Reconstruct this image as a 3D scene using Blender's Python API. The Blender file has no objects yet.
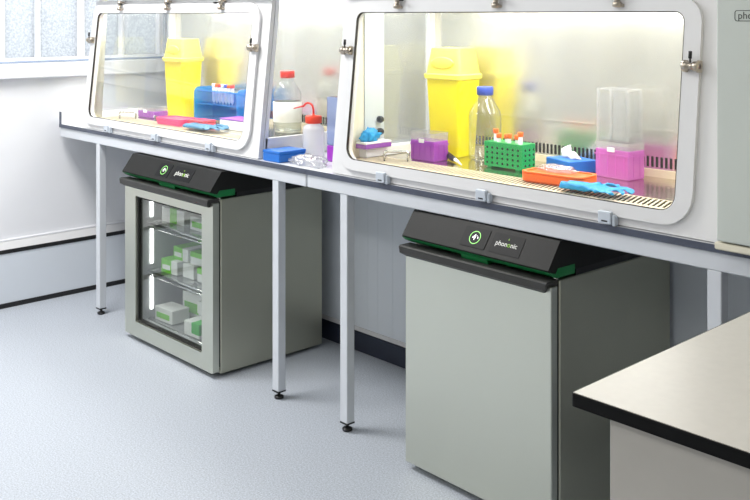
import bpy, bmesh, math, random
from mathutils import Vector, Matrix, noise
random.seed(7)
S = bpy.context.scene
C = S.collection
R = math.radians

# ------------------------------------------------------------------ camera
cam_data = bpy.data.cameras.new('camera')
cam = bpy.data.objects.new('camera', cam_data)
C.objects.link(cam)
cam.location = (0, 0, 1.47)
cam.rotation_euler = (R(90), 0, math.atan2(.7295, .684))
cam_data.sensor_width = 36
cam_data.lens = 965.8 / 750 * 36
cam_data.shift_y = -(250 - 14.9) / 750
cam_data.clip_start = .02
S.camera = cam

# ------------------------------------------------------------------ world, lights, exposure
S.view_settings.view_transform = 'Standard'
S.view_settings.look = 'None'
S.view_settings.gamma = 1
S.view_settings.use_curve_mapping = False
S.view_settings.exposure = 0.22
W = bpy.data.worlds.new('daylight')
S.world = W
W.use_nodes = True
bg = W.node_tree.nodes['Background']
bg.inputs[0].default_value = (.96, .98, 1, 1)
bg.inputs[1].default_value = 1.25


def area(name, loc, rot, sx, sy, power, col=(1, 1, 1)):
    l = bpy.data.lights.new(name, 'AREA')
    l.shape = 'RECTANGLE'
    l.size = sx
    l.size_y = sy
    l.energy = power
    l.color = col
    o = bpy.data.objects.new(name, l)
    C.objects.link(o)
    o.location = loc
    o.rotation_euler = rot
    return o


for i, (x, y, p) in enumerate([(-3.8, 1.3, 62), (-1.3, .9, 9), (-3.6, -1.0, 32), (-1.2, -1.1, 11), (.9, -.6, 12)]):
    area('ceiling_lamp', (x, y, 2.66), (0, 0, 0), 1.25, .6, p, (1, .985, .96))
area('window_daylight', (-5.5, 1.0, 1.9), (0, R(-78), 0), 1.4, 4.0, 65, (.86, .93, 1))


# ------------------------------------------------------------------ materials
def mat(name, col, rough=.5, metal=0, spec=.5, emit=None, estr=0, coat=0):
    m = bpy.data.materials.new(name)
    m.use_nodes = True
    b = m.node_tree.nodes['Principled BSDF']
    b.inputs['Base Color'].default_value = (*col, 1)
    b.inputs['Roughness'].default_value = rough
    b.inputs['Metallic'].default_value = metal
    b.inputs['Specular IOR Level'].default_value = spec
    b.inputs['Coat Weight'].default_value = coat
    if emit:
        b.inputs['Emission Color'].default_value = (*emit, 1)
        b.inputs['Emission Strength'].default_value = estr
    return m


def srgb(r, g, b):
    f = lambda c: (c / 255 / 12.92) if c <= 10 else ((c / 255 + .055) / 1.055) ** 2.4
    return f(r), f(g), f(b)


def vary(m, scale, amount, stretch=(1, 1, 1), rough_amt=0, detail=3, bump=0):
    """mottle a material's own colour with object-space noise"""
    nt = m.node_tree
    b = nt.nodes['Principled BSDF']
    tc = nt.nodes.new('ShaderNodeTexCoord')
    mp = nt.nodes.new('ShaderNodeMapping')
    mp.inputs['Scale'].default_value = stretch
    nz = nt.nodes.new('ShaderNodeTexNoise')
    nz.inputs['Scale'].default_value = scale
    nz.inputs['Detail'].default_value = detail
    nt.links.new(tc.outputs['Object'], mp.inputs[0])
    nt.links.new(mp.outputs[0], nz.inputs['Vector'])
    base = b.inputs['Base Color'].default_value[:]
    if amount:
        rp = nt.nodes.new('ShaderNodeValToRGB')
        rp.color_ramp.elements[0].position = .3
        rp.color_ramp.elements[1].position = .7
        rp.color_ramp.elements[0].color = (*[c * (1 - amount) for c in base[:3]], 1)
        rp.color_ramp.elements[1].color = (*[min(1, c * (1 + amount)) for c in base[:3]], 1)
        nt.links.new(nz.outputs['Fac'], rp.inputs[0])
        nt.links.new(rp.outputs[0], b.inputs['Base Color'])
    if rough_amt:
        r0 = b.inputs['Roughness'].default_value
        mr = nt.nodes.new('ShaderNodeMapRange')
        mr.inputs['To Min'].default_value = r0 - rough_amt
        mr.inputs['To Max'].default_value = r0 + rough_amt
        nt.links.new(nz.outputs['Fac'], mr.inputs[0])
        nt.links.new(mr.outputs[0], b.inputs['Roughness'])
    if bump:
        bp = nt.nodes.new('ShaderNodeBump')
        bp.inputs['Strength'].default_value = bump
        bp.inputs['Distance'].default_value = .002
        nt.links.new(nz.outputs['Fac'], bp.inputs['Height'])
        nt.links.new(bp.outputs[0], b.inputs['Normal'])
    return m


def glass(name, tint=(1, 1, 1), refl=.12, rough=.02, haze=0, hazecol=(1, 1, 1)):
    """thin clear sheet: see-through plus a Fresnel reflection, with an optional milky share"""
    m = bpy.data.materials.new(name)
    m.use_nodes = True
    nt = m.node_tree
    for n in list(nt.nodes):
        nt.nodes.remove(n)
    out = nt.nodes.new('ShaderNodeOutputMaterial')
    tr = nt.nodes.new('ShaderNodeBsdfTransparent')
    tr.inputs[0].default_value = (*tint, 1)
    gl = nt.nodes.new('ShaderNodeBsdfGlossy')
    gl.inputs['Roughness'].default_value = rough
    lw = nt.nodes.new('ShaderNodeLayerWeight')
    lw.inputs[0].default_value = .5
    pw = nt.nodes.new('ShaderNodeMath')
    pw.operation = 'POWER'
    pw.inputs[1].default_value = 3.5
    nt.links.new(lw.outputs['Facing'], pw.inputs[0])
    ma = nt.nodes.new('ShaderNodeMath')
    ma.operation = 'MULTIPLY_ADD'
    ma.inputs[1].default_value = .8
    ma.inputs[2].default_value = refl * .4
    nt.links.new(pw.outputs[0], ma.inputs[0])
    mx = nt.nodes.new('ShaderNodeMixShader')
    nt.links.new(ma.outputs[0], mx.inputs[0])
    last = tr
    if haze:
        df = nt.nodes.new('ShaderNodeBsdfDiffuse')
        df.inputs[0].default_value = (*hazecol, 1)
        tl = nt.nodes.new('ShaderNodeBsdfTranslucent')
        tl.inputs[0].default_value = (*hazecol, 1)
        h = nt.nodes.new('ShaderNodeMixShader')
        h.inputs[0].default_value = .5
        nt.links.new(df.outputs[0], h.inputs[1])
        nt.links.new(tl.outputs[0], h.inputs[2])
        hm = nt.nodes.new('ShaderNodeMixShader')
        hm.inputs[0].default_value = haze
        nt.links.new(tr.outputs[0], hm.inputs[1])
        nt.links.new(h.outputs[0], hm.inputs[2])
        last = hm
    nt.links.new(last.outputs[0], mx.inputs[1])
    nt.links.new(gl.outputs[0], mx.inputs[2])
    nt.links.new(mx.outputs[0], out.inputs[0])
    return m


M = {}
M['floor'] = vary(mat('speckled_vinyl', srgb(173, 179, 188), .5), 190, .28, detail=3)
M['wall'] = vary(mat('wall_paint', srgb(230, 231, 235), .6), 3, .012)
M['panel'] = vary(mat('wall_panel', srgb(214, 220, 228), .35), 3, .012)
M['ceiling'] = vary(mat('ceiling_paint', srgb(235, 235, 232), .8), 4, .01)
M['roomwall'] = vary(mat('far_wall_paint', srgb(212, 210, 202), .7), 2, .03)
M['navy'] = vary(mat('navy_vinyl', srgb(38, 44, 60), .45), 20, .06)
M['black'] = vary(mat('black_plastic', srgb(22, 22, 24), .45), 30, .06)
M['graphite'] = vary(mat('graphite_plastic', srgb(32, 32, 31), .5, 0, .2), 40, .05)
M['grip'] = vary(mat('grip_plastic', srgb(56, 56, 55), .45, 0, .25), 40, .05)
M['ledge'] = vary(mat('ledge_paint', srgb(206, 206, 208), .5), 5, .02)
M['white'] = vary(mat('white_enamel', srgb(232, 233, 238), .3), 8, .01)
M['hood'] = vary(mat('hood_enamel', srgb(222, 222, 223), .35), 6, .015)
M['cream'] = vary(mat('cream_enamel', srgb(226, 220, 200), .35), 6, .015)
M['rail'] = vary(mat('rail_paint', srgb(206, 210, 216), .35), 8, .015)
M['edge'] = vary(mat('bench_edge', srgb(70, 76, 92), .4), 30, .06)
M['sill_line'] = vary(mat('sill_strip', srgb(150, 164, 186), .5), 30, .03)
M['top'] = vary(mat('bench_laminate', srgb(224, 226, 230), .3), 60, .02)
M['mattblack'] = vary(mat('matt_black_edging', srgb(12, 12, 13), .6, 0, .15), 30, .06)
M['isle'] = vary(mat('island_laminate', srgb(212, 207, 197), .35), 60, .02)
M['isle_body'] = vary(mat('island_panel', srgb(184, 180, 173), .5), 20, .02)
M['steel'] = vary(mat('brushed_steel', srgb(206, 208, 196), .38, 1), 4, .01, (1, 1, .3), .03, 2)
M['steel_body'] = vary(mat('shaded_brushed_steel', srgb(190, 190, 174), .46, 1), 5, .02, (.3, 1, 1), .03, 2)  # same stainless as the doors, shade on the fridge sides put into its colour
M['mirror'] = vary(mat('polished_steel', srgb(226, 224, 215), .25, .86), 6, .02, (1, 1, .2), .05, 2)
M['pan'] = vary(mat('work_surface_steel', srgb(206, 200, 182), .2, 1), 30, .03, (.1, 1, 1), .05, 2)
M['grille'] = vary(mat('grille_steel', srgb(226, 214, 186), .4, .3), 30, .02)
M['slot'] = mat('slot_shadow', srgb(22, 20, 18), .8)
M['brass'] = vary(mat('nickel_clamp', srgb(184, 174, 160), .28, 1), 40, .08)
M['chrome'] = mat('chrome', srgb(215, 215, 212), .14, 1)
M['gasket'] = mat('rubber_gasket', srgb(40, 36, 32), .6)
M['clip'] = vary(mat('clip_plastic', srgb(196, 204, 214), .35), 20, .02)
M['green'] = vary(mat('green_plastic', srgb(16, 120, 62), .35), 20, .04)
M['rackgreen'] = vary(mat('rack_green', srgb(0, 156, 76), .4), 20, .04)
M['yellow'] = vary(mat('sharps_yellow', srgb(255, 236, 8), .35), 5, .02)
M['yellowlid'] = vary(mat('sharps_lid_yellow', srgb(253, 240, 96), .38), 5, .02)
M['blue'] = vary(mat('blue_card', srgb(18, 108, 200), .45), 10, .04)
M['capblue'] = mat('blue_cap', srgb(58, 82, 178), .4)
M['red'] = mat('red_cap', srgb(232, 56, 48), .4)
M['orange'] = vary(mat('orange_plastic', srgb(255, 108, 26), .4), 12, .05)
M['glove'] = vary(mat('nitrile', srgb(0, 146, 206), .5), 25, .07)
M['glovedark'] = vary(mat('teal_nitrile', srgb(10, 104, 146), .5), 25, .08)
M['magenta'] = vary(mat('magenta_plastic', srgb(236, 30, 118), .35), 12, .05)
M['scarlet'] = vary(mat('scarlet_plastic', srgb(222, 26, 64), .35), 12, .05)
M['paper'] = vary(mat('white_paper', srgb(242, 242, 240), .8), 30, .02)
M['carton'] = vary(mat('white_carton', srgb(232, 234, 230), .6), 30, .02)
M['lime'] = vary(mat('lime_print', srgb(122, 206, 62), .55), 30, .04)
M['midgreen'] = mat('carton_green', srgb(70, 182, 76), .55)
M['led'] = mat('led_strip', (1, 1, 1), .5, emit=(1, 1, 1), estr=5.5)
M['tap_panel'] = vary(mat('tap_panel_enamel', srgb(196, 204, 208), .35), 8, .01)
M['tube'] = mat('fluorescent_tube', (1, 1, 1), .5, emit=(1, .99, .95), estr=5)
M['liner'] = vary(mat('fridge_liner', srgb(168, 170, 168), .5), 10, .02)
M['screen'] = mat('screen_glass', srgb(12, 12, 14), .5, 0, .2)
M['glow'] = mat('screen_digits', (1, 1, 1), .5, emit=(1, 1, 1), estr=.8)
M['glowgreen'] = mat('screen_ring', (.3, .8, .2), .5, emit=(.35, .85, .2), estr=.6)
M['ink'] = mat('white_ink', srgb(235, 235, 230), .5)
M['limeink'] = mat('lime_ink', srgb(140, 200, 40), .5)
M['darkink'] = mat('dark_ink', srgb(70, 74, 72), .5)
M['minifridge'] = vary(mat('grey_green_enamel', srgb(198, 204, 198), .4), 4, .015)
M['glass'] = glass('clear_glass', (.985, .99, .985), .06)
M['sideglass'] = glass('side_glass', (.96, .97, .965), .12)
M['sideglass_b'] = glass('reflective_side_glass', (.93, .945, .935), .34, haze=.22, hazecol=(.9, .92, .9))  # milky share added to lighten the dim gap seen through it
M['fridgeglass'] = glass('fridge_glass', (.93, .945, .935), .10)
M['bottle'] = glass('bottle_glass', (.95, .97, .96), .22, haze=.05)
M['water'] = glass('water', (.90, .94, .95), .2, haze=.05)
M['clear'] = glass('clear_acrylic', (.96, .965, .965), .18, haze=.08)
M['clearedge'] = glass('acrylic_edge', (.96, .965, .965), .2, haze=.16)
M['bag'] = glass('clear_film', (.95, .96, .97), .3, .1, haze=.16)
M['milky'] = glass('milky_polythene', (.9, .91, .92), .1, .2, haze=.72, hazecol=(.95, .96, .97))
M['purple'] = glass('purple_plastic', srgb(210, 130, 228), .15, .15, haze=.8, hazecol=srgb(206, 96, 226))
M['lilac'] = glass('lilac_plastic', srgb(238, 160, 234), .15, .15, haze=.72, hazecol=srgb(240, 148, 232))
M['violetbox'] = mat('violet_card', srgb(140, 70, 170), .5)
M['bluerack'] = glass('blue_acrylic', srgb(110, 205, 250), .2, .05, haze=.45, hazecol=srgb(30, 180, 245))
M['bluetint'] = glass('pale_blue_acrylic', srgb(205, 215, 240), .2, .05, haze=.35, hazecol=srgb(190, 205, 240))


def pane_mat():
    m = bpy.data.materials.new('frosted_speckle_pane')
    m.use_nodes = True
    nt = m.node_tree
    for n in list(nt.nodes):
        nt.nodes.remove(n)
    out = nt.nodes.new('ShaderNodeOutputMaterial')
    tl = nt.nodes.new('ShaderNodeBsdfTranslucent')
    tr = nt.nodes.new('ShaderNodeBsdfTransparent')
    tc = nt.nodes.new('ShaderNodeTexCoord')
    nz = nt.nodes.new('ShaderNodeTexNoise')
    nz.inputs['Scale'].default_value = 110
    nz.inputs['Detail'].default_value = 4
    rp = nt.nodes.new('ShaderNodeValToRGB')
    rp.color_ramp.elements[0].position = .38
    rp.color_ramp.elements[1].position = .62
    rp.color_ramp.elements[0].color = (.40, .41, .42, 1)
    rp.color_ramp.elements[1].color = (.58, .585, .59, 1)
    nt.links.new(tc.outputs['Object'], nz.inputs['Vector'])
    nt.links.new(nz.outputs['Fac'], rp.inputs[0])
    nt.links.new(rp.outputs[0], tl.inputs[0])
    mx = nt.nodes.new('ShaderNodeMixShader')
    mx.inputs[0].default_value = .05
    nt.links.new(tl.outputs[0], mx.inputs[1])
    nt.links.new(tr.outputs[0], mx.inputs[2])
    nt.links.new(mx.outputs[0], out.inputs[0])
    return m


M['pane'] = pane_mat()


# ------------------------------------------------------------------ mesh helpers
class MB:
    def __init__(s):
        s.bm = bmesh.new()
        s.mats = []
        s.cur = 0

    def use(s, m):
        if m not in s.mats:
            s.mats.append(m)
        s.cur = s.mats.index(m)
        return s

    def _tag(s, faces):
        for f in faces:
            f.material_index = s.cur

    def box(s, x0, x1, y0, y1, z0, z1, bevel=0, seg=2, mtx=None):
        g = bmesh.ops.create_cube(s.bm, size=1)
        vs = g['verts']
        for v in vs:
            v.co = Vector(((x0 + x1) / 2 + v.co.x * (x1 - x0), (y0 + y1) / 2 + v.co.y * (y1 - y0), (z0 + z1) / 2 + v.co.z * (z1 - z0)))
        fs = {f for v in vs for f in v.link_faces}
        if bevel:
            es = {e for v in vs for e in v.link_edges}
            r = bmesh.ops.bevel(s.bm, geom=list(es), offset=bevel, segments=seg, affect='EDGES', profile=.5)
            fs = {f for f in fs if f.is_valid} | set(r['faces'])
            vs = list({v for f in fs for v in f.verts})
        s._tag(fs)
        if mtx:
            for v in vs:
                v.co = mtx @ v.co
        return vs

    def prism(s, poly, x0, x1, axis='x', inset0=None):
        """extrude a 2-D outline [(a,b)] along an axis; x: (a,b)=(y,z); y: (x,z); z: (x,y)"""
        def co(a, b, t):
            return {'x': (t, a, b), 'y': (a, t, b), 'z': (a, b, t)}[axis]
        n = len(poly)
        va = [s.bm.verts.new(co(a, b, x0 + (inset0[i] if inset0 else 0))) for i, (a, b) in enumerate(poly)]
        vb = [s.bm.verts.new(co(a, b, x1 - (inset0[i] if inset0 else 0))) for i, (a, b) in enumerate(poly)]
        fs = [s.bm.faces.new(va), s.bm.faces.new(vb[::-1])]
        for i in range(n):
            fs.append(s.bm.faces.new((va[i], vb[i], vb[(i + 1) % n], va[(i + 1) % n])))
        s._tag(fs)
        bmesh.ops.recalc_face_normals(s.bm, faces=fs)
        return va + vb

    def lathe(s, prof, n=24, cx=0, cy=0, cz=0, axis='z', closed=True):
        rings = []
        for r, h in prof:
            ring = []
            for k in range(n):
                a = 2 * math.pi * k / n
                p = (r * math.cos(a), r * math.sin(a), h)
                if axis == 'y':
                    p = (p[0], p[2], p[1])
                elif axis == 'x':
                    p = (p[2], p[0], p[1])
                ring.append(s.bm.verts.new((p[0] + cx, p[1] + cy, p[2] + cz)))
            rings.append(ring)
        fs = []
        for a, b in zip(rings, rings[1:]):
            for k in range(n):
                fs.append(s.bm.faces.new((a[k], a[(k + 1) % n], b[(k + 1) % n], b[k])))
        if closed:
            fs.append(s.bm.faces.new(rings[0][::-1]))
            fs.append(s.bm.faces.new(rings[-1]))
        for f in fs:
            f.smooth = True
        s._tag(fs)
        bmesh.ops.recalc_face_normals(s.bm, faces=fs)
        return [v for r in rings for v in r]

    def tube(s, pts, r, n=10):
        pts = [Vector(p) for p in pts]
        rs = r if isinstance(r, (list, tuple)) else [r] * len(pts)
        rings = []
        up = Vector((0, 0, 1))
        t0 = (pts[1] - pts[0]).normalized()
        nrm = t0.orthogonal().normalized()
        for i, p in enumerate(pts):
            t = (pts[min(i + 1, len(pts) - 1)] - pts[max(i - 1, 0)]).normalized()
            nrm = (nrm - t * nrm.dot(t)).normalized()
            bn = t.cross(nrm)
            rings.append([s.bm.verts.new(p + (nrm * math.cos(2 * math.pi * k / n) + bn * math.sin(2 * math.pi * k / n)) * rs[i]) for k in range(n)])
        fs = []
        for a, b in zip(rings, rings[1:]):
            for k in range(n):
                f = s.bm.faces.new((a[k], a[(k + 1) % n], b[(k + 1) % n], b[k]))
                f.smooth = True
                fs.append(f)
        fs.append(s.bm.faces.new(rings[0][::-1]))
        fs.append(s.bm.faces.new(rings[-1]))
        s._tag(fs)
        bmesh.ops.recalc_face_normals(s.bm, faces=fs)
        return [v for r_ in rings for v in r_]

    def ring_plate(s, outer, inner, fmap, t0, t1):
        """flat plate with a hole, between two loops of equal length; fmap(a,b,t)->xyz"""
        n = len(outer)
        L = [[s.bm.verts.new(fmap(a, b, t)) for a, b in loop] for loop in (outer, inner) for t in (t0, t1)]
        o0, o1, i0, i1 = L
        fs = []
        for k in range(n):
            j = (k + 1) % n
            fs += [s.bm.faces.new((o0[k], o0[j], i0[j], i0[k])), s.bm.faces.new((o1[k], i1[k], i1[j], o1[j])),
                   s.bm.faces.new((o0[k], o1[k], o1[j], o0[j])), s.bm.faces.new((i0[k], i0[j], i1[j], i1[k]))]
        s._tag(fs)
        bmesh.ops.recalc_face_normals(s.bm, faces=fs)

    def plate(s, loop, fmap, t0, t1):
        a = [s.bm.verts.new(fmap(x, y, t0)) for x, y in loop]
        b = [s.bm.verts.new(fmap(x, y, t1)) for x, y in loop]
        fs = [s.bm.faces.new(a), s.bm.faces.new(b[::-1])]
        for k in range(len(a)):
            j = (k + 1) % len(a)
            fs.append(s.bm.faces.new((a[k], b[k], b[j], a[j])))
        s._tag(fs)
        bmesh.ops.recalc_face_normals(s.bm, faces=fs)

    def build(s, name, m=None, parent=None, label=None, loc=None, smooth=False):
        me = bpy.data.meshes.new(name)
        if smooth:
            for f in s.bm.faces:
                f.smooth = True
        s.bm.to_mesh(me)
        s.bm.free()
        for mm in (s.mats or [m]):
            me.materials.append(mm)
        o = bpy.data.objects.new(name, me)
        C.objects.link(o)
        if parent:
            o.parent = parent
        if label:
            o['label'] = label
        if loc:
            o.location = loc
        return o


def rrect(x0, x1, y0, y1, r, n=6):
    if not isinstance(r, (list, tuple)):
        r = [r] * 4
    pts = []
    for (cx, cy, a0, rr) in ((x1 - r[0], y1 - r[0], 0, r[0]), (x0 + r[1], y1 - r[1], 90, r[1]), (x0 + r[2], y0 + r[2], 180, r[2]), (x1 - r[3], y0 + r[3], 270, r[3])):
        for k in range(n + 1):
            a = R(a0 + 90 * k / n)
            pts.append((cx + rr * math.cos(a), cy + rr * math.sin(a)))
    return pts


def tag(o, label, cat, group=None, kind=None):
    o['label'] = label
    o['category'] = cat
    if group:
        o['group'] = group
    if kind:
        o['kind'] = kind
    return o


def thing(name, label, cat, loc=(0, 0, 0), rz=0, group=None):
    o = bpy.data.objects.new(name, None)
    o.empty_display_size = .05
    C.objects.link(o)
    o.location = loc
    o.rotation_euler = (0, 0, rz)
    return tag(o, label, cat, group)


def struct(name, mb, m=None):
    o = mb.build(name, m)
    o['kind'] = 'structure'
    return o


def copy_tree(o, parent=None):
    c = o.copy()
    C.objects.link(c)
    if parent:
        c.parent = parent
    for ch in list(o.children):
        copy_tree(ch, c)
    return c


def text_mesh(name, txt, size, m, parent, loc, rot, align='LEFT', split=None, thick=.0006):
    cu = bpy.data.curves.new(name, 'FONT')
    cu.body = txt
    cu.size = size
    cu.align_x = align
    cu.align_y = 'CENTER'
    cu.extrude = thick / 2
    cu.resolution_u = 4
    o = bpy.data.objects.new(name, cu)
    C.objects.link(o)
    dg = bpy.context.evaluated_depsgraph_get()
    me = bpy.data.meshes.new_from_object(o.evaluated_get(dg))
    C.objects.unlink(o)
    bpy.data.objects.remove(o)
    me.materials.clear()
    me.materials.append(m)
    ob = bpy.data.objects.new(name, me)
    C.objects.link(ob)
    ob.parent = parent
    ob.location = loc
    ob.rotation_euler = rot
    return ob, max(v.co.x for v in me.vertices)


# ------------------------------------------------------------------ room
FX0, FX1, FY0, FY1, CZ = -4.84, 2.6, -2.6, 3.1, 2.75
mb = MB(); mb.box(-5.2, FX1, FY0, FY1 + .2, -.1, 0); struct('floor', mb, M['floor'])
mb = MB(); mb.box(-5.2, FX1, FY0, FY1 + .2, CZ, CZ + .1); struct('ceiling', mb, M['ceiling'])
# window wall on the left: built round the strip of windows
WY0, WY1, WZ0, WZ1 = -1.2, 2.985, 1.235, 2.35
mb = MB()
mb.box(-5.02, FX0, FY0, FY1, 0, WZ0)
mb.box(-5.02, FX0, FY0, FY1, WZ1, CZ)
mb.box(-5.02, FX0, FY0, WY0, WZ0, WZ1)
mb.box(-5.02, FX0, WY1, FY1, WZ0, WZ1)
struct('wall_left', mb, M['wall'])
# boxed service panel along the foot of the window wall, with its ledge and black strips
mb = MB(); mb.box(FX0, -4.80, FY0, 2.84, .024, .272); struct('trim_1', mb, M['panel'])
mb = MB(); mb.box(FX0, -4.797, FY0, 2.84, .272, .292); struct('trim_2', mb, M['black'])
mb = MB(); mb.prism([(-4.80, .292), (-4.828, .328), (FX0, .328), (FX0, .292)], FY0, 2.84, 'y'); struct('trim_3', mb, M['ledge'])
mb = MB(); mb.box(FX0, -4.826, FY0, 2.84, .328, .335); struct('trim_4', mb, M['white'])
mb = MB(); mb.box(FX0, -4.797, FY0, 2.84, 0, .024); struct('baseboard_left', mb, M['black'])
# back wall, with the boxed-out panel below the bench
mb = MB(); mb.box(-5.02, FX1, FY1, FY1 + .15, 0, CZ); struct('wall_back', mb, M['wall'])
mb = MB()
xs = [FX0, -3.9, -3.074, -3.011, -2.919, -2.2, -1.5, -.9, .0, 1.2, FX1]
for a, b in zip(xs, xs[1:]):
    mb.box(a + .0003, b - .0003, 2.84, 2.87, .085, .80, .0003, 1)
mb.box(FX0, FX1, 2.846, FY1, 0, .80)
struct('wall_back_panelling', mb, M['panel'])
mb = MB(); mb.box(FX0, FX1, 2.832, 2.846, 0, .085, .003, 1); struct('baseboard_back', mb, M['navy'])
mb = MB(); mb.box(FX0, FX1, 2.834, 2.841, .087, .106, .002, 1); struct('trim_5', mb, M['ledge'])
mb = MB(); mb.box(FX1, FX1 + .1, FY0, FY1, 0, CZ); struct('wall_right', mb, M['roomwall'])
mb = MB(); mb.box(-5.2, FX1, FY0 - .1, FY0, 0, CZ); struct('wall_front', mb, M['roomwall'])
# window strip
win = thing('window_1', 'long strip of white framed windows with frosted panes', 'window', (-4.93, 0, 0))
win['kind'] = 'structure'
mb = MB()
edges = [2.964, 2.898, 2.657, 2.416, 2.174, 1.97, 1.7, 1.4, 1.1, .6, .1, -.5, WY0 + .02]
mb.box(-.04, .05, WY0, WY1, WZ0, WZ0 + .012)
mb.box(-.04, .05, WY0, WY1, WZ1 - .05, WZ1)
mb.box(-.04, .05, WY1 - .035, WY1, WZ0, WZ1)
mb.box(-.04, .05, WY0, WY0 + .035, WZ0, WZ1)
for k, y in enumerate(edges[1:-1]):
    w = .008 if k % 2 else .013
    if k == 4:
        w = .025
    mb.box(-.035, .045, y - w, y + w, WZ0, WZ1, .003, 1)
mb.build('window_frame', M['white'], win)
mb = MB(); mb.box(-.004, .004, WY0 + .02, WY1 - .02, WZ0 + .01, WZ1 - .03); mb.build('window_pane', M['pane'], win)
mb = MB(); mb.box(-.06, .094, WY0 - .1, FY1, 1.224, 1.2345, .002, 1); mb.build('sill_strip', M['sill_line'], win, 'thin blue grey strip along the sill')
mb = MB(); mb.box(.088, .135, WY0 - .1, FY1, 1.147, 1.222, .006, 2); mb.build('window_sill', M['white'], win)

# ------------------------------------------------------------------ lab benches
BZ = .903


def bench(x0, x1, legs, label, upstand=False, group='lab benches along the back wall'):
    t = thing('lab_bench', label, 'bench', (x0, 2.24, 0), 0, group)
    w = x1 - x0
    mb = MB(); mb.box(0, w, .004, .855, .885, BZ); mb.build('worktop', M['top'], t)
    mb = MB(); mb.box(0, w, 0, .004, .885, BZ); mb.build('edge_band', M['edge'], t, 'dark blue grey front edge')
    mb = MB()
    mb.box(.002, w - .002, .006, .036, .837, .885, .003, 1)
    mb.build('front_rail', M['rail'], t)
    for lx in legs:
        mb = MB()
        mb.box(lx - x0 - .018, lx - x0 + .018, .0365, .59, .845, .884)
        mb.build('cross_rail', M['rail'], t)
    for lx in legs:
        for ly in (.008,):
            mb = MB()
            mb.box(lx - x0 - .019, lx - x0 + .019, ly, ly + .036, .032, .838, .003, 2)
            lg = mb.build('leg', M['rail'], t)
            mb = MB()
            cx, cy = lx - x0, ly + .018
            mb.box(cx - .019, cx + .019, cy - .018, cy + .018, .027, .032)
            mb.lathe([(.006, .010), (.006, .028)], 10, cx, cy)
            mb.lathe([(.015, 0), (.018, .003), (.018, .009), (.011, .013), (.006, .014)], 18, cx, cy)
            mb.build('levelling_foot', M['black'], lg)
    if upstand:
        mb = MB(); mb.box(.004, .018, .004, .59, BZ, BZ + .062); u = mb.build('end_upstand', M['top'], t)
        mb = MB(); mb.box(.002, .02, 0, .004, BZ, BZ + .063); mb.build('upstand_edge', M['edge'], u)
    return t


bench(-4.795, -2.765, [-4.385, -2.955], 'white lab bench against the window wall, glass door fridge beneath', True)
bench(-2.763, .35, [-2.56, -1.17, .2], 'white lab bench on the right, solid door fridge beneath')

# ------------------------------------------------------------------ laminar flow hoods
TILT = R(6.2)
ST, CT = math.sin(TILT), math.cos(TILT)


def slope(x, h, n):
    """point on the tilted front: x across, h up the slope, n outwards"""
    return (x, h * ST - n * CT + .03, h * CT + n * ST)


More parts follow.
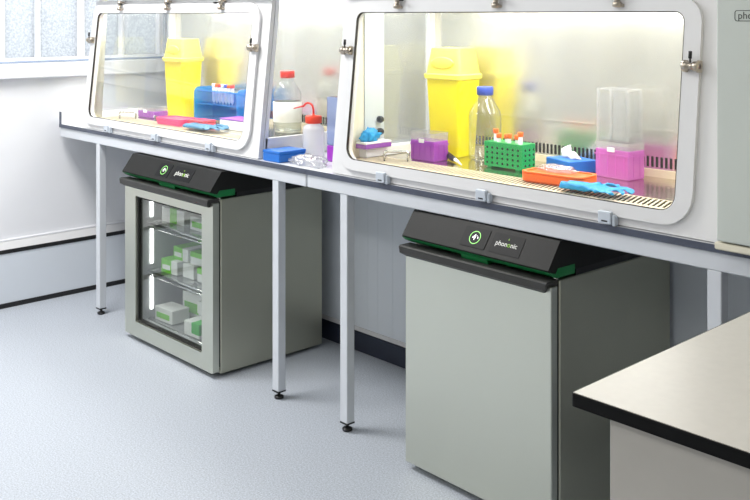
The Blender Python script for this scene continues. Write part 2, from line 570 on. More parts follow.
def hood(x0, hx0, hx1, sidepost, label, taps):
    w = 1.475
    t = thing('laminar_flow_hood', label, 'hood', (x0, 2.222, BZ + .001), 0, 'laminar flow hoods on the benches')
    D = .575                      # outer depth, rear face
    h0, h1 = .058, .580           # window opening up the slope
    # base tray and working surface
    mb = MB()
    mb.box(.004, w - .004, .053, D, 0, .030)
    mb.build('base', M['hood'], t)
    mb = MB(); mb.box(.022, w - .022, .2185, D - .03, .030, .048); mb.build('work_surface', M['pan'], t)
    # perforated front grille: slats with real gaps over a dark trough
    mb = MB()
    gx0, gx1 = .03, w - .03
    mb.use(M['slot']).box(gx0, gx1, .114, .214, .030, .0425)
    mb.use(M['grille'])
    mb.box(gx0, gx1, .058, .116, .030, .048)
    mb.box(gx0, gx1, .212, .218, .030, .048)
    n = int((gx1 - gx0 - .04) / .0158)
    xa = gx0 + .032
    mb.prism([(gx0, .116), (xa, .116), (xa - .028, .212), (gx0, .212)], .0455, .048, 'z')
    for k in range(n):
        cx = xa + .0088 + k * .0158
        mb.prism([(cx, .116), (cx + .007, .116), (cx + .007 - .028, .212), (cx - .028, .212)], .0455, .048, 'z')
    cx += .0158
    mb.prism([(cx, .116), (gx1, .116), (gx1, .212), (cx - .028, .212)], .0455, .048, 'z')
    mb.build('front_grille', None, t)
    # tilted front panel with the window opening
    inner = rrect(hx0, hx1, h0, h1, [.03, .03, .045, .045])
    mb = MB(); mb.ring_plate(rrect(0, w, .002, .640, .006), inner, slope, -.018, 0)
    mb.build('front_panel', M['hood'], t)
    sash = thing('window_sash', '', '', (0, 0, 0))
    C.objects.unlink(sash); bpy.data.objects.remove(sash)
    mb = MB(); mb.ring_plate(rrect(hx0 - .045, hx1 + .045, h0 - .034, h1 + .038, [.07, .07, .085, .085]), rrect(hx0 + .002, hx1 - .002, h0 + .002, h1 - .002, [.03, .03, .045, .045]), slope, .0005, .013)
    sash = mb.build('window_sash', M['hood'], t)
    mb = MB(); mb.ring_plate(rrect(hx0 + .002, hx1 - .002, h0 + .002, h1 - .002, [.03, .03, .045, .045]), rrect(hx0 + .0042, hx1 - .0042, h0 + .0042, h1 - .0042, [.028, .028, .042, .042]), slope, .003, .0128)
    mb.build('gasket', M['gasket'], sash)
    mb = MB(); mb.plate(rrect(hx0 + .0045, hx1 - .0045, h0 + .0045, h1 - .0045, [.027, .027, .041, .041]), slope, -.012, -.008)
    mb.build('window_glass', M['glass'], sash)
    # sides: front post, glass, rear post, sill
    zt = .80
    for side in (0, 1):
        xa, xb = (0, .022) if side == 0 else (w - .022, w)
        mb = MB()
        mb.prism([(.054, .0), (.068, 0), (.142, .66), (.142, zt), (.132, zt), (.119, .62)], xa, xb, 'x')
        mb.box(xa, xb, D - .06, D, 0, zt)
        mb.box(xa, xb, .066, D - .05, .0, .078)
        mb.box(xa, xb, .14, D - .05, .66, zt)
        sp = mb.build('side_panel', M['white'], t)
        mb = MB(); mb.prism([(.070, .075), (D - .055, .075), (D - .055, .67), (.138, .67)], (xa + xb) / 2 - .003, (xa + xb) / 2 + .003, 'x')
        mb.build('side_glass', M['sideglass_b' if taps else 'sideglass'], sp)
        if side == 0 and taps:
            mb = MB(); mb.box(.022, .03, .165, .262, .083, .66)
            tp = mb.build('tap_panel', M['tap_panel'], sp)
            mb = MB(); mb.box(.022, .064, .142, D - .036, .049, .0825, .002, 1)
            mb.build('side_ledge', M['white'], sp)
            mb = MB(); mb.prism([(.066, .05), (.165, .05), (.165, .66), (.138, .66)], .022, .025, 'x')
            mb.build('post_lining', M['cream'], sp)
            for z in (.135, .180):
                mb = MB(); mb.lathe([(.012, 0), (.013, .012), (.009, .02), (.004, .021)], 14, .03, .235, z, 'x')
                mb.build('gas_tap', M['black'], tp)
        elif side == 0:
            mb = MB(); mb.prism([(.066, .05), (.118, .05), (.15, .66), (.138, .66)], .022, .025, 'x'); mb.build('post_lining', M['steel'], sp)
    # back with a row of exhaust slots and a folded seam
    mb = MB()
    mb.use(M['mirror']).box(.022, w - .022, D - .027, D - .004, .030, .80)
    mb.box(.022, w - .022, D - .031, D - .026, .195, .199)
    mb.use(M['grille']).box(.022, w - .022, D - .033, D - .0265, .048, .072)
    mb.use(M['slot'])
    k = 0
    x = .05
    while x < w - .05:
        mb.box(x, x + .0075, D - .0285, D - .0265, .079, .112)
        x += .0165
    mb.build('back_panel', None, t)
    # header over the window, roof, lamp
    mb = MB()
    mb.box(-.004, w + .004, .078, D, .645, .655)
    mb.box(-.004, w + .004, .066, .086, .640, .90, .004, 1)
    mb.box(-.004, w + .004, .086, D, .80, .90)
    mb.build('header', M['hood'], t)
    bm_ = MB(); bm_.lathe([(.014, .06), (.014, w - .06)], 14, 0, .30, .62, 'x')
    lamp = bm_.build('fluorescent_tube', M['tube'], t)
    l = bpy.data.lights.new('hood_lamp', 'AREA')
    l.shape = 'RECTANGLE'; l.size = 1.25; l.size_y = .16; l.energy = 8; l.color = (1, .99, .965)
    lo = bpy.data.objects.new('hood_lamp', l); C.objects.link(lo); lo.location = (x0 + w / 2, 2.222 + .32, BZ + .60)
    # clamps: three on the top edge, one at each side; clips along the foot
    def clamp(px, ph, horizontal):
        mb = MB()
        b0 = Matrix.Translation(slope(px, ph, .012)) @ Matrix.Rotation(-TILT, 4, 'X') @ Matrix.Scale(.86, 4)
        if horizontal:
            mb.box(-.028, -.018, -.018, .004, -.018, .018, .002, 1, b0)
            mb.box(.016, .026, -.018, .004, -.018, .018, .002, 1, b0)
            vs = mb.lathe([(.010, -.030), (.014, -.028), (.014, -.012), (.010, -.010), (.010, .006), (.015, .008), (.015, .022), (.008, .026)], 14, 0, -.016, 0, 'x')
        else:
            mb.box(-.018, .018, -.018, .004, -.026, -.016, .002, 1, b0)
            mb.box(-.018, .018, -.018, .004, .012, .024, .002, 1, b0)
            vs = mb.lathe([(.010, -.028), (.014, -.026), (.014, -.012), (.009, -.010), (.009, .004), (.013, .006), (.013, .022), (.008, .024)], 14, 0, -.016, 0, 'z')
        for v in vs:
            v.co = b0 @ v.co
        c = mb.build('clamp', M['brass'], t)
        mb = MB()
        if horizontal:
            vs = mb.tube([(0, -.024, .010), (0, -.026, .022)], .003, 8)
            vs += mb.tube([(0, -.026, .022), (0, -.027, .044)], .0055, 10)
        else:
            d = -1 if px > w / 2 else 1
            vs = mb.tube([(.012 * d, -.024, .006), (.022 * d, -.026, .006)], .003, 8)
            vs += mb.tube([(.022 * d, -.026, .006), (.042 * d, -.027, .006)], .0055, 10)
        for v in vs:
            v.co = b0 @ v.co
        mb.build('clamp_lever', M['black'], c)
    for px in (.295, .725, 1.155):
        clamp(px, .612, False)
    clamp(hx0 - .026, .44, True)
    clamp(hx1 + .03, .435, True)
    for px in (.282, .724, 1.160):
        mb = MB()
        mb.box(px - .024, px + .016, .004, .018, .004, .038, .003, 2)
        mb.box(px + .016, px + .026, .010, .028, -.0, .030, .002, 1)
        mb.box(px - .02, px + .012, .018, .045, .010, .03)
        k = mb.build('foot_clip', M['clip'], t)
        mb = MB(); mb.box(px - .012, px + .006, .0032, .0044, .010, .014); mb.build('clip_slot', M['black'], k)
    # bent steel handle of the lift-out tray
    mb = MB()
    p = [(.118, .22, .048), (.118, .22, .070)]
    for k in range(7):
        a = R(180 - 90 * k / 6)
        p.append((.128 + .012 * math.cos(a), .22 + .0, .07 + .012 * math.sin(a)))
    q = []
    for (x_, y_, z_) in p:
        q.append((x_, y_, z_))
    e = [(2 * .16 - x_, y_ + 0, z_) for (x_, y_, z_) in reversed(q)]
    full = [Vector(v) for v in q + e]
    rot = Matrix.Translation((.185, .175, 0)) @ Matrix.Rotation(R(38), 4, 'Z') @ Matrix.Translation((-.16, -.22, 0))
    mb.tube([rot @ v for v in full], .005, 10)
    mb.build('tray_handle', M['chrome'], t)
    return t


hood(-4.545, .055, 1.375, .11, 'white laminar flow hood nearest the window, left of the red capped bottle', False)
hood(-2.630, .080, 1.355, .15, 'white laminar flow hood holding the green tube rack and purple boxes', True)


# ------------------------------------------------------------------ fridges
def fridge(loc, w, depth, rz, label, glassdoor, scr):
    t = thing('undercounter_fridge', label, 'refrigerator', loc, rz, 'undercounter fridges below the benches')
    zt = .722
    dt = .029
    by = dt + .009
    # carcass
    if glassdoor:
        mb = MB()
        mb.use(M['steel_body'])
        mb.box(0, .045, by, depth, .014, zt, .003, 1)
        mb.box(w - .045, w, by, depth, .014, zt, .003, 1)
        mb.box(.045, w - .045, by, depth, zt - .05, zt)
        mb.box(.045, w - .045, by, depth, .03, .07)
        mb.box(.045, w - .045, depth - .05, depth, .07, zt - .05)
        body = mb.build('body', None, t)
        mb = MB()
        mb.box(.045, .05, by, depth - .05, .07, zt - .05)
        mb.box(w - .05, w - .045, by, depth - .05, .07, zt - .05)
        mb.box(.05, w - .05, depth - .055, depth - .05, .07, zt - .05)
        mb.box(.05, w - .05, by, depth - .05, .07, .075)
        mb.box(.05, w - .05, by, depth - .05, zt - .055, zt - .05)
        mb.build('liner', M['liner'], body)
        mb = MB()
        for (a, b) in ((.115, .27), (.325, .485), (.54, .635)):
            mb.box(.05, .056, .100, .112, a, b)
        mb.build('light_strip', M['led'], body)
        for z in (.08, .303, .523):
            mb = MB()
            ya, yb = .085, depth - .08
            mb.tube([(.06, ya, z - .008), (w - .06, ya, z - .008)], .0045, 8)
            mb.tube([(.06, ya, z - .024), (w - .06, ya, z - .024)], .003, 8)
            mb.tube([(.06, yb, z - .008), (w - .06, yb, z - .008)], .0045, 8)
            for k in range(3):
                mb.tube([(.06 + k * (w - .12) / 2, ya, z - .008), (.06 + k * (w - .12) / 2, yb, z - .008)], .0035, 8)
            sh = mb.build('shelf', M['chrome'], t)
            mb = MB(); mb.box(.06, w - .06, ya, yb, z - .004, z)
            mb.build('shelf_glass', M['clear'], sh)
    else:
        mb = MB(); mb.box(0, w, by, depth, .014, zt, .003, 1)
        body = mb.build('body', M['steel_body'], t)
    mb = MB(); mb.box(.006, w - .006, dt - .001, by + .004, .04, zt - .01); 
    if glassdoor:
        mb.bm.clear()
        mb.ring_plate(rrect(.006, w - .006, .04, zt - .01, .004), rrect(.06, w - .06, .09, zt - .065, .01), lambda a, b, n: (a, n, b), dt, by + .003)
    mb.build('door_seal', M['black'], t)
    # feet
    for fx in (.05, w - .05):
        for fy in (by + .05, depth - .06):
            mb = MB(); mb.lathe([(.022, 0), (.024, .004), (.024, .012), (.012, .0142)], 16, fx, fy)
            mb.build('foot', M['black'], t)
    # door
    if glassdoor:
        mb = MB()
        g = rrect(.095, w - .083, .088, .655, .006)
        mb.ring_plate(rrect(0, w, .022, .710, .008), g, lambda a, b, n: (a, n, b), 0, dt)
        door = mb.build('door', M['steel'], t)
        mb = MB()
        mb.ring_plate(g, rrect(.105, w - .092, .098, .645, .004), lambda a, b, n: (a, n, b), .012, .030)
        mb.build('door_gasket', M['graphite'], door)
        mb = MB(); mb.box(.096, w - .085, .018, .022, .09, .653); mb.build('door_glass', M['fridgeglass'], door)
    else:
        mb = MB(); mb.box(0, w, 0, dt, .022, .710, .004, 2)
        door = mb.build('door', M['steel'], t)
    # full width grip over the top of the door
    mb = MB()
    poly = [(-.028, .724), (-.023, .728), (.024, .728), (.024, .711), (-.001, .711), (-.001, .693), (-.012, .693), (-.028, .704)]
    ins = [0, 0, 0, 0, .012, .02, .02, .004]
    mb.prism(poly, -.001, w + .003, 'x', ins)
    mb.build('door_grip', M['grip'], door)
    # hinge pin at the right
    mb = MB(); mb.lathe([(.007, .702), (.007, .738)], 10, w - .016, .042); mb.build('hinge', M['chrome'], t)
    # control head, green underside
    y0, z0, y1, z1 = -.014, .758, .040, .833
    mb = MB()
    mb.prism([(y0, z0), (y0 + .002, z0 - .006), (.03, .742), (depth - .02, .742), (depth - .02, z1), (y1, z1)], 0.0, w, 'x')
    head = mb.build('control_head', M['graphite'], t)
    mb = MB(); mb.box(.004, w - .004, .12, depth - .022, .722, .742); mb.build('head_base', M['black'], head)
    mb = MB()
    mb.prism([(y0 - .002, z0 - .004), (y0 + .012, z0 - .016), (.02, .732), (.105, .732), (.105, .758), (.03, .758), (.02, .744)], .002, w + .002, 'x')
    mb.prism([(-.006, .752), (.002, .729), (.03, .729), (.03, .746)], w * .42, w * .60, 'x')
    mb.build('green_trim', M['green'], head, 'green underside trim')
    # screen and name plate on the sloping face
    ang = math.atan2(z1 - z0, y1 - y0)
    d = (y1 - y0) / math.cos(ang)
    nrm = Vector((0, -math.sin(ang), math.cos(ang)))
    def on(x, s_, n):
        return Vector((x, y0 + math.cos(ang) * s_, z0 + math.sin(ang) * s_)) + nrm * n
    L = math.hypot(y1 - y0, z1 - z0)
    (sa, sb), (pa, pb) = scr
    rot = (ang, 0, 0)
    mb = MB(); mb.plate(rrect(sa, sb, L * .16, L * .84, .004), lambda a, b, n: on(a, b, n), 0, .0018)
    sc = mb.build('screen', M['screen'], head)
    mb = MB()
    cx, cy, rr = (sa + sb) / 2, L * .5, L * .23
    ro = [(cx + rr * math.cos(2 * math.pi * k / 28), cy + rr * math.sin(2 * math.pi * k / 28)) for k in range(28)]
    ri = [(cx + rr * .90 * math.cos(2 * math.pi * k / 28), cy + rr * .90 * math.sin(2 * math.pi * k / 28)) for k in range(28)]
    mb.ring_plate(ro, ri, lambda a, b, n: on(a, b, n), .0019, .0024)
    mb.build('screen_ring', M['glowgreen'], sc)
    text_mesh('screen_digits', '4', L * .30, M['glow'], sc, on(cx - L * .04, cy, .0024), rot, 'CENTER')
    text_mesh('screen_unit', '\u00b0c', L * .15, M['glow'], sc, on(cx + L * .10, cy + L * .02, .0024), rot, 'CENTER')
    mb = MB(); mb.plate(rrect(pa, pb, L * .16, L * .84, .004), lambda a, b, n: on(a, b, n), 0, .0012)
    pl = mb.build('name_plate', M['screen'], head)
    sz = (pb - pa) * .19
    xx = pa + (pb - pa) * .13
    for txt, m_ in (('phon', M['ink']), ('o', M['limeink']), ('nic', M['ink'])):
        o_, wd = text_mesh('lettering', txt, sz, m_, pl, on(xx, L * .5, .0016), rot)
        xx += wd + sz * .05
    mb = MB(); mb.plate([(0 + pa + (pb - pa) * .49, L * .66), (pa + (pb - pa) * .53, L * .66), (pa + (pb - pa) * .51, L * .72)], lambda a, b, n: on(a, b, n), .0013, .0018)
    mb.build('letter_accent', M['limeink'], pl)
    return t


fridge((-4.008, 2.190, 0), .725, .57, R(-.5), 'steel undercounter fridge with glass door and cartons inside', True, ((.275, .375), (.40, .55)))
fridge((-2.220, 2.216, 0), .592, .61, R(-1.5), 'steel undercounter fridge with solid door, right of the bench legs', False, ((.245, .345), (.362, .478)))

# cartons inside the glass fronted fridge
def carton(loc, w, d, h, rz, label, style):
    w, d, h = w * .95, d * .97, h * .97
    loc = (-3.912 + (loc[0] + 3.885) * 1.04, loc[1] - .012, loc[2])
    t = thing('carton', label, 'carton', loc, rz, 'white and green cartons in the glass door fridge')
    mb = MB(); mb.box(0, w, 0, d, 0, h, .0015, 1); mb.build('box', M['carton'], t)
    e = .0008
    mb = MB()
    if style == 'band':       # band round front and top
        mb.box(w * .38, w * .68, -e, d, h * .02, h + e)
        mb.build('printed_band', M['lime'], t, 'bright green band')
    elif style == 'label':    # low front label
        mb.box(w * .10, w * .84, -e, .002, h * .22, h * .62)
        mb.build('front_label', M['lime'], t, 'green front label')
    elif style == 'greenbox':   # green sleeve, white label on its front
        mb.box(-e, w * .62, -e, d, -0, h + e)
        g = mb.build('sleeve', M['lime'], t, 'green sleeve')
        mb = MB(); mb.box(w * .06, w * .56, -2 * e, .002, h * .25, h * .6); mb.build('sleeve_label', M['carton'], g)
    elif style == 'top':
        mb.box(.0, w, -e, d, h * .62, h + e)
        mb.build('lid', M['lime'], t, 'green lid')
    elif style == 'half':
        mb.box(w * .5, w + e, -e, d, h * .25, h + e)
        mb.build('printed_end', M['midgreen'], t, 'green end')
    return t


s1, s2, s3 = .5235, .3035, .0805
carton((-3.885, 2.335, s1), .185, .09, .068, R(3), 'white carton with green middle band, left front of top shelf', 'band')
carton((-3.655, 2.335, s1), .17, .09, .062, R(2), 'white carton with green label, right front of top shelf', 'label')
carton((-3.80, 2.46, s1), .19, .10, .085, R(1), 'white carton with green band behind the top shelf front row', 'band')
carton((-3.845, 2.310, s2), .125, .12, .062, R(4), 'green sleeved carton at left front of middle shelf', 'greenbox')
carton((-3.705, 2.330, s2), .085, .12, .062, R(4), 'plain white carton beside the green sleeved one, middle shelf', 'plain')
carton((-3.60, 2.335, s2), .12, .11, .06, R(3), 'white carton with green lid at right of middle shelf', 'top')
carton((-3.80, 2.345, s2 + .061), .115, .11, .058, R(3), 'green sleeved carton stacked on the middle shelf pile, left', 'greenbox')
carton((-3.675, 2.350, s2 + .061), .13, .11, .056, R(2), 'green topped carton stacked on the middle shelf pile, right', 'top')
carton((-3.80, 2.475, s2), .20, .10, .135, R(1), 'tall green topped carton at back of middle shelf', 'top')
carton((-3.885, 2.300, s3), .145, .095, .062, R(3), 'white carton with green label at left front of bottom shelf', 'label')
carton((-3.845, 2.420, s3), .17, .12, .12, R(3), 'tall white carton with green label at back of bottom shelf', 'label')
carton((-3.665, 2.385, s3), .10, .12, .062, R(3), 'small white carton in the middle of bottom shelf', 'plain')
carton((-3.66, 2.375, s3 + .061), .11, .12, .056, R(4), 'carton with green end on top of the bottom shelf stack', 'half')
carton((-3.625, 2.285, s3), .12, .085, .062, R(2), 'white carton with green end at right front of bottom shelf', 'half')

# ------------------------------------------------------------------ benchtop fridge at the right edge
t = thing('benchtop_fridge', 'pale grey benchtop fridge standing on the bench at the right', 'refrigerator', (-1.146, 2.19, BZ + .001))
mb = MB(); mb.box(0, .56, .03, .56, .02, .88, .006, 2); mb.build('body', M['cream'], t)
mb = MB(); mb.box(.012, .56, 0, .028, .022, .88, .004, 2); mb.build('door', M['minifridge'], t)
mb = MB(); mb.box(.004, .56, .004, .5, .0, .018, .003, 1); mb.build('plinth', M['cream'], t)
mb = MB(); mb.ring_plate(rrect(.058, .22, .551, .577, .006), rrect(.0595, .2185, .5525, .5755, .005), lambda a, b, n: (a, n, b), -.001, .001)
bd = mb.build('badge', M['darkink'], t)
xx = .066
for txt, m_ in (('phon', M['darkink']), ('o', M['limeink']), ('nic', M['darkink'])):
    o_, wd = text_mesh('lettering', txt, .024, m_, bd, (xx, -.0006, .564), (R(90), 0, 0))
    xx += wd + .001

# ------------------------------------------------------------------ island in the right foreground
t = thing('island_worktop', 'pale worktop with black edge in the right foreground', 'worktop', (-.862, 1.213, .88))
mb = MB(); mb.box(.003, 1.9, .003, .76, 0, .0205); mb.build('slab', M['isle'], t)
mb = MB()
mb.ring_plate(rrect(0, 1.903, 0, .763, .006), rrect(.003, 1.9, .003, .76, .004), lambda a, b, n: (a, b, n), 0, .0195)
mb.build('edge_band', M['mattblack'], t, 'black edge band')
t = thing('island_cabinet', 'plain grey cabinet under the foreground worktop', 'cabinet', (-.806, 1.232, 0))
mb = MB(); mb.box(0, 1.78, .02, .70, .10, .879); mb.build('body', M['isle_body'], t)
mb = MB(); mb.box(0, 1.78, 0, .019, .0, .878, .002, 1); mb.build('front_panel', M['isle_body'], t)
mb = MB(); mb.box(.02, 1.76, .05, .68, 0, .10); mb.build('plinth', M['black'], t)

# ------------------------------------------------------------------ things inside the hoods
WS = .9525


def loft(mb, secs, n=6):
    """stack of rounded rectangles (w, d, r, z)"""
    rings = []
    for (w, d, r, z) in secs:
        rings.append([mb.bm.verts.new((x, y, z)) for x, y in rrect(-w / 2, w / 2, -d / 2, d / 2, r, n)])
    fs = []
    for a, b in zip(rings, rings[1:]):
        for k in range(len(a)):
            j = (k + 1) % len(a)
            fs.append(mb.bm.faces.new((a[k], a[j], b[j], b[k])))
    fs.append(mb.bm.faces.new(rings[0][::-1]))
    fs.append(mb.bm.faces.new(rings[-1]))
    mb._tag(fs)
    bmesh.ops.recalc_face_normals(mb.bm, faces=fs)


def sharps_bin(loc, rz, label):
    t = thing('sharps_bin', label, 'bin', loc, rz, 'yellow sharps bins')
    mb = MB()
    loft(mb, [(.130, .104, .012, 0), (.134, .108, .014, .004), (.162, .130, .016, .290)])
    mb.build('container', M['yellow'], t)
    mb = MB()
    loft(mb, [(.166, .134, .018, .280), (.178, .144, .020, .284), (.180, .146, .020, .298), (.165, .132, .018, .303),
              (.160, .128, .016, .314), (.142, .112, .014, .372), (.136, .106, .014, .394), (.130, .10, .012, .396)])
    lid = mb.build('lid', M['yellowlid'], t)
    mb = MB()
    vs = mb.lathe([(.052, 0), (.052, .004), (.046, .005)], 20, 0, 0, 0, 'y')
    for v in vs:
        v.co = Vector((v.co.x, -.0625 - v.co.y, .342 + v.co.z * .42))
    mb.build('lid_flap', M['yellowlid'], lid)
    return t


sharps_bin((-2.412, 2.658, WS), R(4), 'yellow sharps bin in the right hood beside the blue capped bottle')
sharps_bin((-4.262, 2.655, WS), R(4), 'yellow sharps bin in the left hood beside the blue rack')


def bottle(loc, r, h, capm, label, fill=.0, lab=False):
    t = thing('reagent_bottle', label, 'bottle', loc, 0)
    hs = h * .60
    nr = r * .42
    prof = [(r * .88, 0), (r, .006), (r, hs), (r * .93, hs + .018), (nr * 1.25, h * .82), (nr, h * .86), (nr, h * .90)]
    mb = MB(); mb.lathe(prof, 32); mb.build('glass_body', M['bottle'], t)
    mb = MB(); n = 28
    mb.lathe([(nr * 1.12, h * .885), (nr * 1.22, h * .89), (nr * 1.22, h * .985), (nr * 1.12, h)], n)
    mb.build('cap', capm, t)
    if fill:
        mb = MB(); mb.lathe([(r * .86, .004), (r * .97, .008), (r * .97, h * fill)], 32); mb.build('liquid', M['water'], t)
    if lab:
        mb = MB(); mb.lathe([(r + .0006, h * .17), (r + .0012, h * .171), (r + .0012, h * .50), (r + .0006, h * .501)], 40, closed=False)
        mb.build('paper_label', M['paper'], t, 'blank white label')
    return t


bottle((-2.247, 2.645, WS), .058, .262, M['capblue'], 'clear glass bottle with blue cap behind the green tube rack')
bottle((-3.388, 2.645, WS), .062, .270, M['red'], 'large clear bottle with red cap and blank white label', .34, True)


def tipbox(name, loc, w, d, h, lidh, rz, label, m, group=None):
    t = thing(name, label, 'box', loc, rz, group)
    mb = MB()
    mb.box(0, w, 0, d, 0, h, .004, 2)
    b = mb.build('base', m, t)
    mb = MB()
    for k in range(4):
        mb.box(w * (.14 + .24 * k) - .001, w * (.14 + .24 * k) + .001, -.0015, .001, .01, h * .86)
    for k in range(2):
        mb.box(w - .001, w + .0015, d * (.3 + .4 * k) - .001, d * (.3 + .4 * k) + .001, .01, h * .86)
    mb.box(-.0015, w + .0015, -.0015, d + .0015, h * .78, h * .83)
    mb.build('rib', m, b)
    mb = MB()
    mb.ring_plate(rrect(-.001, w + .001, -.001, d + .001, .005), rrect(.001, w - .001, .001, d - .001, .004), lambda a, b_, n: (a, b_, n), h, h + lidh)
    mb.box(.001, w - .001, .001, d - .001, h + lidh - .002, h + lidh - .0005)
    l = mb.build('lid', M['clearedge'], t, 'clear lid')
    mb = MB(); mb.box(w * .38, w * .60, -.004, -.0012, h - .008, h + .006, .001, 1); mb.build('latch', M['paper'], l)
    return t


tipbox('pipette_tip_box', (-2.440, 2.462, WS), .112, .078, .072, .028, R(2), 'purple pipette tip box with clear lid by the yellow bin', M['purple'])
tipbox('pipette_tip_box', (-1.782, 2.642, WS), .132, .080, .092, .024, R(-6), 'pink tip box standing under a tall clear stand', M['lilac'])
tipbox('pipette_tip_box', (-4.405, 2.478, WS), .140, .085, .034, .014, R(4), 'small purple tip box at left of the magenta tray', M['purple'])

# tall clear acrylic stand on the pink box
t = thing('acrylic_stand', 'tall empty clear acrylic stand on the pink box', 'stand', (-1.780, 2.646, WS + .118), R(-6))
mb = MB()
w_, d_, h_ = .125, .072, .160
for x_ in (.004, w_ - .004):
    for y_ in (.004, d_ - .004):
        mb.box(x_ - .004, x_ + .004, y_ - .004, y_ + .004, 0, h_)
mb.ring_plate(rrect(0, w_, 0, d_, .003), rrect(.008, w_ - .008, .008, d_ - .008, .003), lambda a, b, n: (a, b, n), h_, h_ + .006)
mb.build('frame', M['clearedge'], t)
mb = MB(); mb.box(.006, w_ - .006, .001, .004, .004, h_ - .01); mb.build('panel', M['clear'], t)
mb = MB(); mb.box(.006, w_ - .006, d_ - .004, d_ - .001, .004, h_ - .01); mb.build('panel', M['clear'], t)
mb = MB(); mb.box(0, w_, 0, d_, 0, .004); mb.build('shelf', M['clear'], t)

# green tube rack
t = thing('tube_rack', 'bright green perforated tube rack holding orange capped tubes', 'rack', (-2.150, 2.525, WS), R(0))
w_, d_, h_ = .162, .075, .088
mb = MB()
mb.ring_plate(rrect(0, w_, 0, d_, .004), rrect(.003, w_ - .003, .003, d_ - .003, .003), lambda a, b, n: (a, b, n), .006, h_)
mb.box(.003, w_ - .003, .003, d_ - .003, .006, .010)
mb.build('shell', M['rackgreen'], t)
mb = MB(); mb.box(.003, w_ - .003, .003, d_ - .003, h_ - .005, h_ - .001); mb.build('top_plate', M['rackgreen'], t)
mb = MB()
for cx in (.012, w_ - .03):
    mb.box(cx, cx + .018, .004, d_ - .004, 0, .006)
mb.build('rack_foot', M['rackgreen'], t)
mb = MB()
for ix in range(7):
    for iz in range(4):
        vs = mb.lathe([(.0042, 0), (.0042, .0006)], 10, .015 + ix * .022, -.0007, .018 + iz * .017, 'y')
for iy in range(3):
    for iz in range(4):
        mb.lathe([(.0042, 0), (.0042, .0006)], 10, w_ + .0001, .02 + iy * .022, .018 + iz * .017, 'x')
mb.build('perforation', M['slot'], t)


def tube_(loc, capm, label, group, hgt=.115, r=.0075):
    t = thing('centrifuge_tube', label, 'tube', loc, 0, group)
    mb = MB(); mb.lathe([(.002, 0), (r, .014), (r, hgt)], 14); mb.build('tube_body', M['milky'], t)
    mb = MB(); mb.lathe([(r + .0012, hgt - .003), (r + .0018, hgt - .002), (r + .0018, hgt + .011), (r + .0008, hgt + .012)], 16); mb.build('cap', capm, t)


G = 'orange capped tubes in the green rack'
for dx, dy, dz, words in ((.020, .040, .004, 'leftmost orange capped tube, tall, in the green rack'), (.046, .025, -.008, 'second orange capped tube from left in green rack'),
                          (.068, .040, -.010, 'third orange capped tube from left in green rack'), (.090, .025, -.006, 'fourth orange capped tube from left in green rack'),
                          (.112, .040, -.010, 'orange capped tube just left of the rightmost in green rack'), (.138, .025, .004, 'rightmost orange capped tube, tall, in green rack')):
    tube_((-2.150 + dx, 2.525 + dy, WS + .0105), M['orange'], words, G, hgt=.101 + dz, r=.0075)

# pipette lying on the work surface
t = thing('pipette', 'black and white pipette lying in front of the yellow bin', 'pipette', (-2.285, 2.520, WS + .0125), R(-31))
mb = MB(); mb.tube([(-.085, 0, .004), (-.08, 0, .004), (-.045, 0, .002), (.0, 0, 0), (.02, 0, 0)], [.008, .012, .011, .010, .007], 12); mb.build('handle', M['black'], t)
mb = MB(); mb.tube([(.02, 0, 0), (.05, 0, -.002), (.055, 0, -.003), (.095, 0, -.007)], [.0065, .005, .004, .002], 10); mb.build('nozzle', M['paper'], t)
mb = MB(); mb.tube([(-.098, 0, .005), (-.085, 0, .004)], .005, 10); mb.build('plunger', M['paper'], t)


# crumpled things
def crumple(name, m, parent, sx, sy, sz, amp, seed, sub=4, loc=(0, 0, 0), flat=0.0, freq=2.2):
    bm = bmesh.new()
    bmesh.ops.create_icosphere(bm, subdivisions=sub, radius=1)
    for v in bm.verts:
        p = v.co.copy()
        d = noise.noise(p * freq + Vector((seed, 0, 0))) * amp + abs(noise.noise(p * freq * 2.1 + Vector((0, seed, 0)))) * amp * .7
        p = p * (1 + d)
        z = max(p.z, -flat) if flat else p.z
        v.co = Vector((p.x * sx, p.y * sy, z * sz))
    zmin = min(v.co.z for v in bm.verts)
    for v in bm.verts:
        v.co.z -= zmin
        v.co += Vector(loc)
    me = bpy.data.meshes.new(name)
    bm.to_mesh(me); bm.free()
    me.materials.append(m)
    o = bpy.data.objects.new(name, me)
    C.objects.link(o)
    for p in me.polygons:
        p.use_smooth = True
    if parent:
        o.parent = parent
    return o


